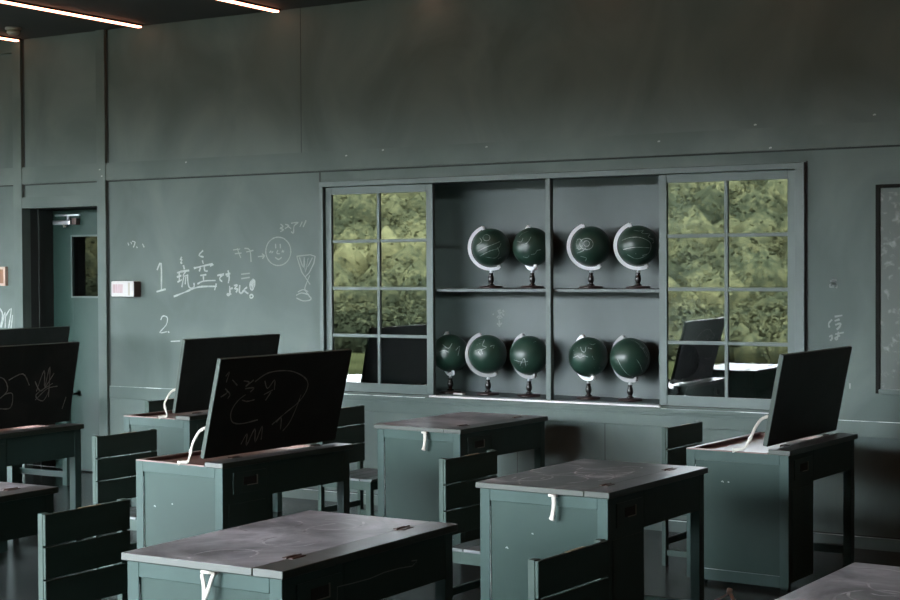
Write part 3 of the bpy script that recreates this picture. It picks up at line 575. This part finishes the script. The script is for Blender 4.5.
# ------------------------------------------------------------------ chairs
def chair():
    t = thing('school_chair', 'x', 'chair', (0,0,0), 0, 'slatted green school chairs')
    Wc, top = .43, .74
    for y in (0, Wc-.034):
        MB().box(-.012, .012, y, y+.034, 0, top, .002).build('post', 'chairwood', t)
    for k in range(3):
        z1 = top-.002-.118*k; MB().box(.0125, .025, 0, Wc, z1-.112, z1, .003).build('back_slat', 'chairwood', t)
    for y in (.004, Wc-.038):
        MB().box(.345, .380, y, y+.034, 0, .33, .002).build('leg', 'chairwood', t)
        MB().box(.0125, .345, y+.004, y+.026, .275, .33, .002).build('side_rail', 'chairwood', t)
        MB().box(.0125, .345, y+.006, y+.024, .055, .085, .002).build('stretcher', 'chairwood', t)
    MB().box(.35, .372, .038, Wc-.038, .275, .33, .002).build('front_rail', 'chairwood', t)
    MB().box(-.008, .010, .034, Wc-.034, .11, .145, .002).build('stretcher', 'chairwood', t)
    MB().box(.013, .0245, .17, .28, top-.003, top-.0008).build('worn_or_lit_edge', 'slatglint', t)  # warm overhead highlight painted as a tan patch on the top slat
    for k in range(4):
        MB().box(.028+.093*k, .028+.093*k+.089, -.004, Wc+.004, .3305, .345, .003).build('seat_slat', 'chairseat', t)
    return t
M_['slatglint'] = mat('painted_slat_highlight', (.22,.17,.09), .5)
M_['chairseat'] = mat('chair_seat_dusty', (0.0680,0.0850,0.0816), .4, (0.1632,0.1632,0.1700), 4, .4, .7)
ch = chair()
spots = [(-3.425, 7.755, -3, 'chair tucked under the right-hand desk with raised lid, near the cupboard'),
 (-3.738, 6.01, -3, 'chair tucked into the desk right of centre, back in mid picture'),
 (-5.67, 7.72, -2, 'far chair behind the closed desk, partly hidden by a raised lid'),
 (-5.825, 5.97, -3, 'chair between the left-edge desks and the raised chalk-drawing desk'),
 (-4.135, 3.97, 0, 'large chair back at the lower left beside the front desk'),
 (-2.215, 4.06, -3, 'chair back cropped at the bottom edge, right of centre'),
 (-7.075, 7.73, -1, 'chair back corner peeking behind the far desk with raised lid'),
 (-5.95, 4.05, 0, 'chair of the left-edge closed desk, outside the frame')]
for k, (x, y, r, lab) in enumerate(spots):
    if k == 7: continue
    c = ch if k == 0 else copy_tree(ch)
    c.location = (x, y, 0); c.rotation_euler = (0, 0, R_(r)); c['label'] = lab
p = MB(); rr = random.Random(4)
p.tube([(-2.84,7.02,.008),(-2.80,7.03,.03),(-2.77,7.04,.055),(-2.75,7.02,.03),(-2.71,7.0,.008)], .012, 6, .4)
p.tube([(-2.775,7.04,.05),(-2.77,7.04,.07)], .014, 6)
tag(p.build('loose_tape', 'paper'), 'pale folded scrap of tape on the floor under the right desk', 'tape')

# ------------------------------------------------------------------ outside
struct(MB().box(-160, 90, -260, YF-.2, -.25, -.12), 'ground', 'grass', 'lawn outside the classroom opening', 'ground')
from mathutils import noise as N_
def ground_h(X, Y):
    u = min(1, max(0, (-24-Y)/66)); base = 7.3*u*u*(3-2*u)*(.74+.26*min(1, max(0, (-X-2)/70)))
    return -.15+base*(.8 if X > 0 else 1)
vs, fs = [], []; NX, NY = 90, 40
for jx in range(NX):
    for jy in range(NY):
        X = -215+jx*3.2; Y = -20-jy*2.6; vs.append((X, Y, ground_h(X, Y)+N_.noise(Vector((X*.15, Y*.15, 3)))*.4*min(1, (-20-Y)/20)))
for a in range(NX-1):
    for c in range(NY-1): k = a*NY+c; fs.append((k, k+NY, k+NY+1, k+1))
me = bpy.data.meshes.new('hillside'); me.from_pydata(vs, [], fs); me.materials.append(M_['foliage'])
ho = bpy.data.objects.new('hillside', me); COL.objects.link(ho)
tag(ho, 'yellow-green hillside outside, seen mirrored in the cupboard glass', 'hillside', kind='structure')
tb = bmesh.new(); bmesh.ops.create_icosphere(tb, subdivisions=1, radius=1); TV = [v.co.copy() for v in tb.verts]; TF = [[v.index for v in f.verts] for f in tb.faces]; tb.free()
rr = random.Random(21); vs, fs = [], []
for k in range(10500):
    near = k > 8000
    Y = -17-83*rr.random()**1.15; X = rr.uniform(-150, 30)
    if near: Y = rr.uniform(-26, -9); X = -(17.6-Y)*rr.uniform(.28, .80)
    if abs(X/ (17.6-Y)+.52) > .62: continue
    g = ground_h(X, Y); f = min(1, (-12-Y)/35)
    if Y > -24 and not near: continue
    sx = rr.uniform(.5, 1.25)*(.45+.9*f); sz = sx*rr.uniform(.8, 1.5)
    if near: sx = rr.uniform(.35,.6); sz = sx*.8
    q = Vector((rr.uniform(0,90), 0, 0)); b0 = len(vs)
    for v in TV:
        d = .8+.5*N_.noise(v*1.9+q); vs.append((X+v.x*sx*d, Y+v.y*sx*d, g+sz*.55+v.z*sz*d))
    for fc in TF: fs.append([b0+i for i in fc])
    for _ in range(60):       # leaf sprays standing off the crown
        v = Vector((rr.gauss(0,1), rr.gauss(0,1), rr.gauss(.3,1))).normalized()*rr.uniform(.8,1.12)
        c = Vector((X+v.x*sx, Y+v.y*sx, g+sz*.55+v.z*sz)); l = rr.uniform(.06,.15)*(.6+.5*f)
        a_ = Vector((rr.gauss(0,1), rr.gauss(0,1), rr.gauss(0,.6))).normalized()*l; b_ = a_.cross(Vector((rr.gauss(0,1), rr.gauss(0,1), rr.gauss(0,1)))).normalized()*l*.7
        b0 = len(vs); vs += [c-a_, c-b_, c+a_, c+b_]; fs.append([b0, b0+1, b0+2, b0+3])
me = bpy.data.meshes.new('tree_canopy'); me.from_pydata(vs, [], fs); me.materials.append(M_['foliage'])
for p_ in me.polygons: p_.use_smooth = True
to = bpy.data.objects.new('tree_canopy', me); COL.objects.link(to)
tag(to, 'massed yellow-green bushes and tree crowns covering the hillside outside', 'foliage', kind='stuff')
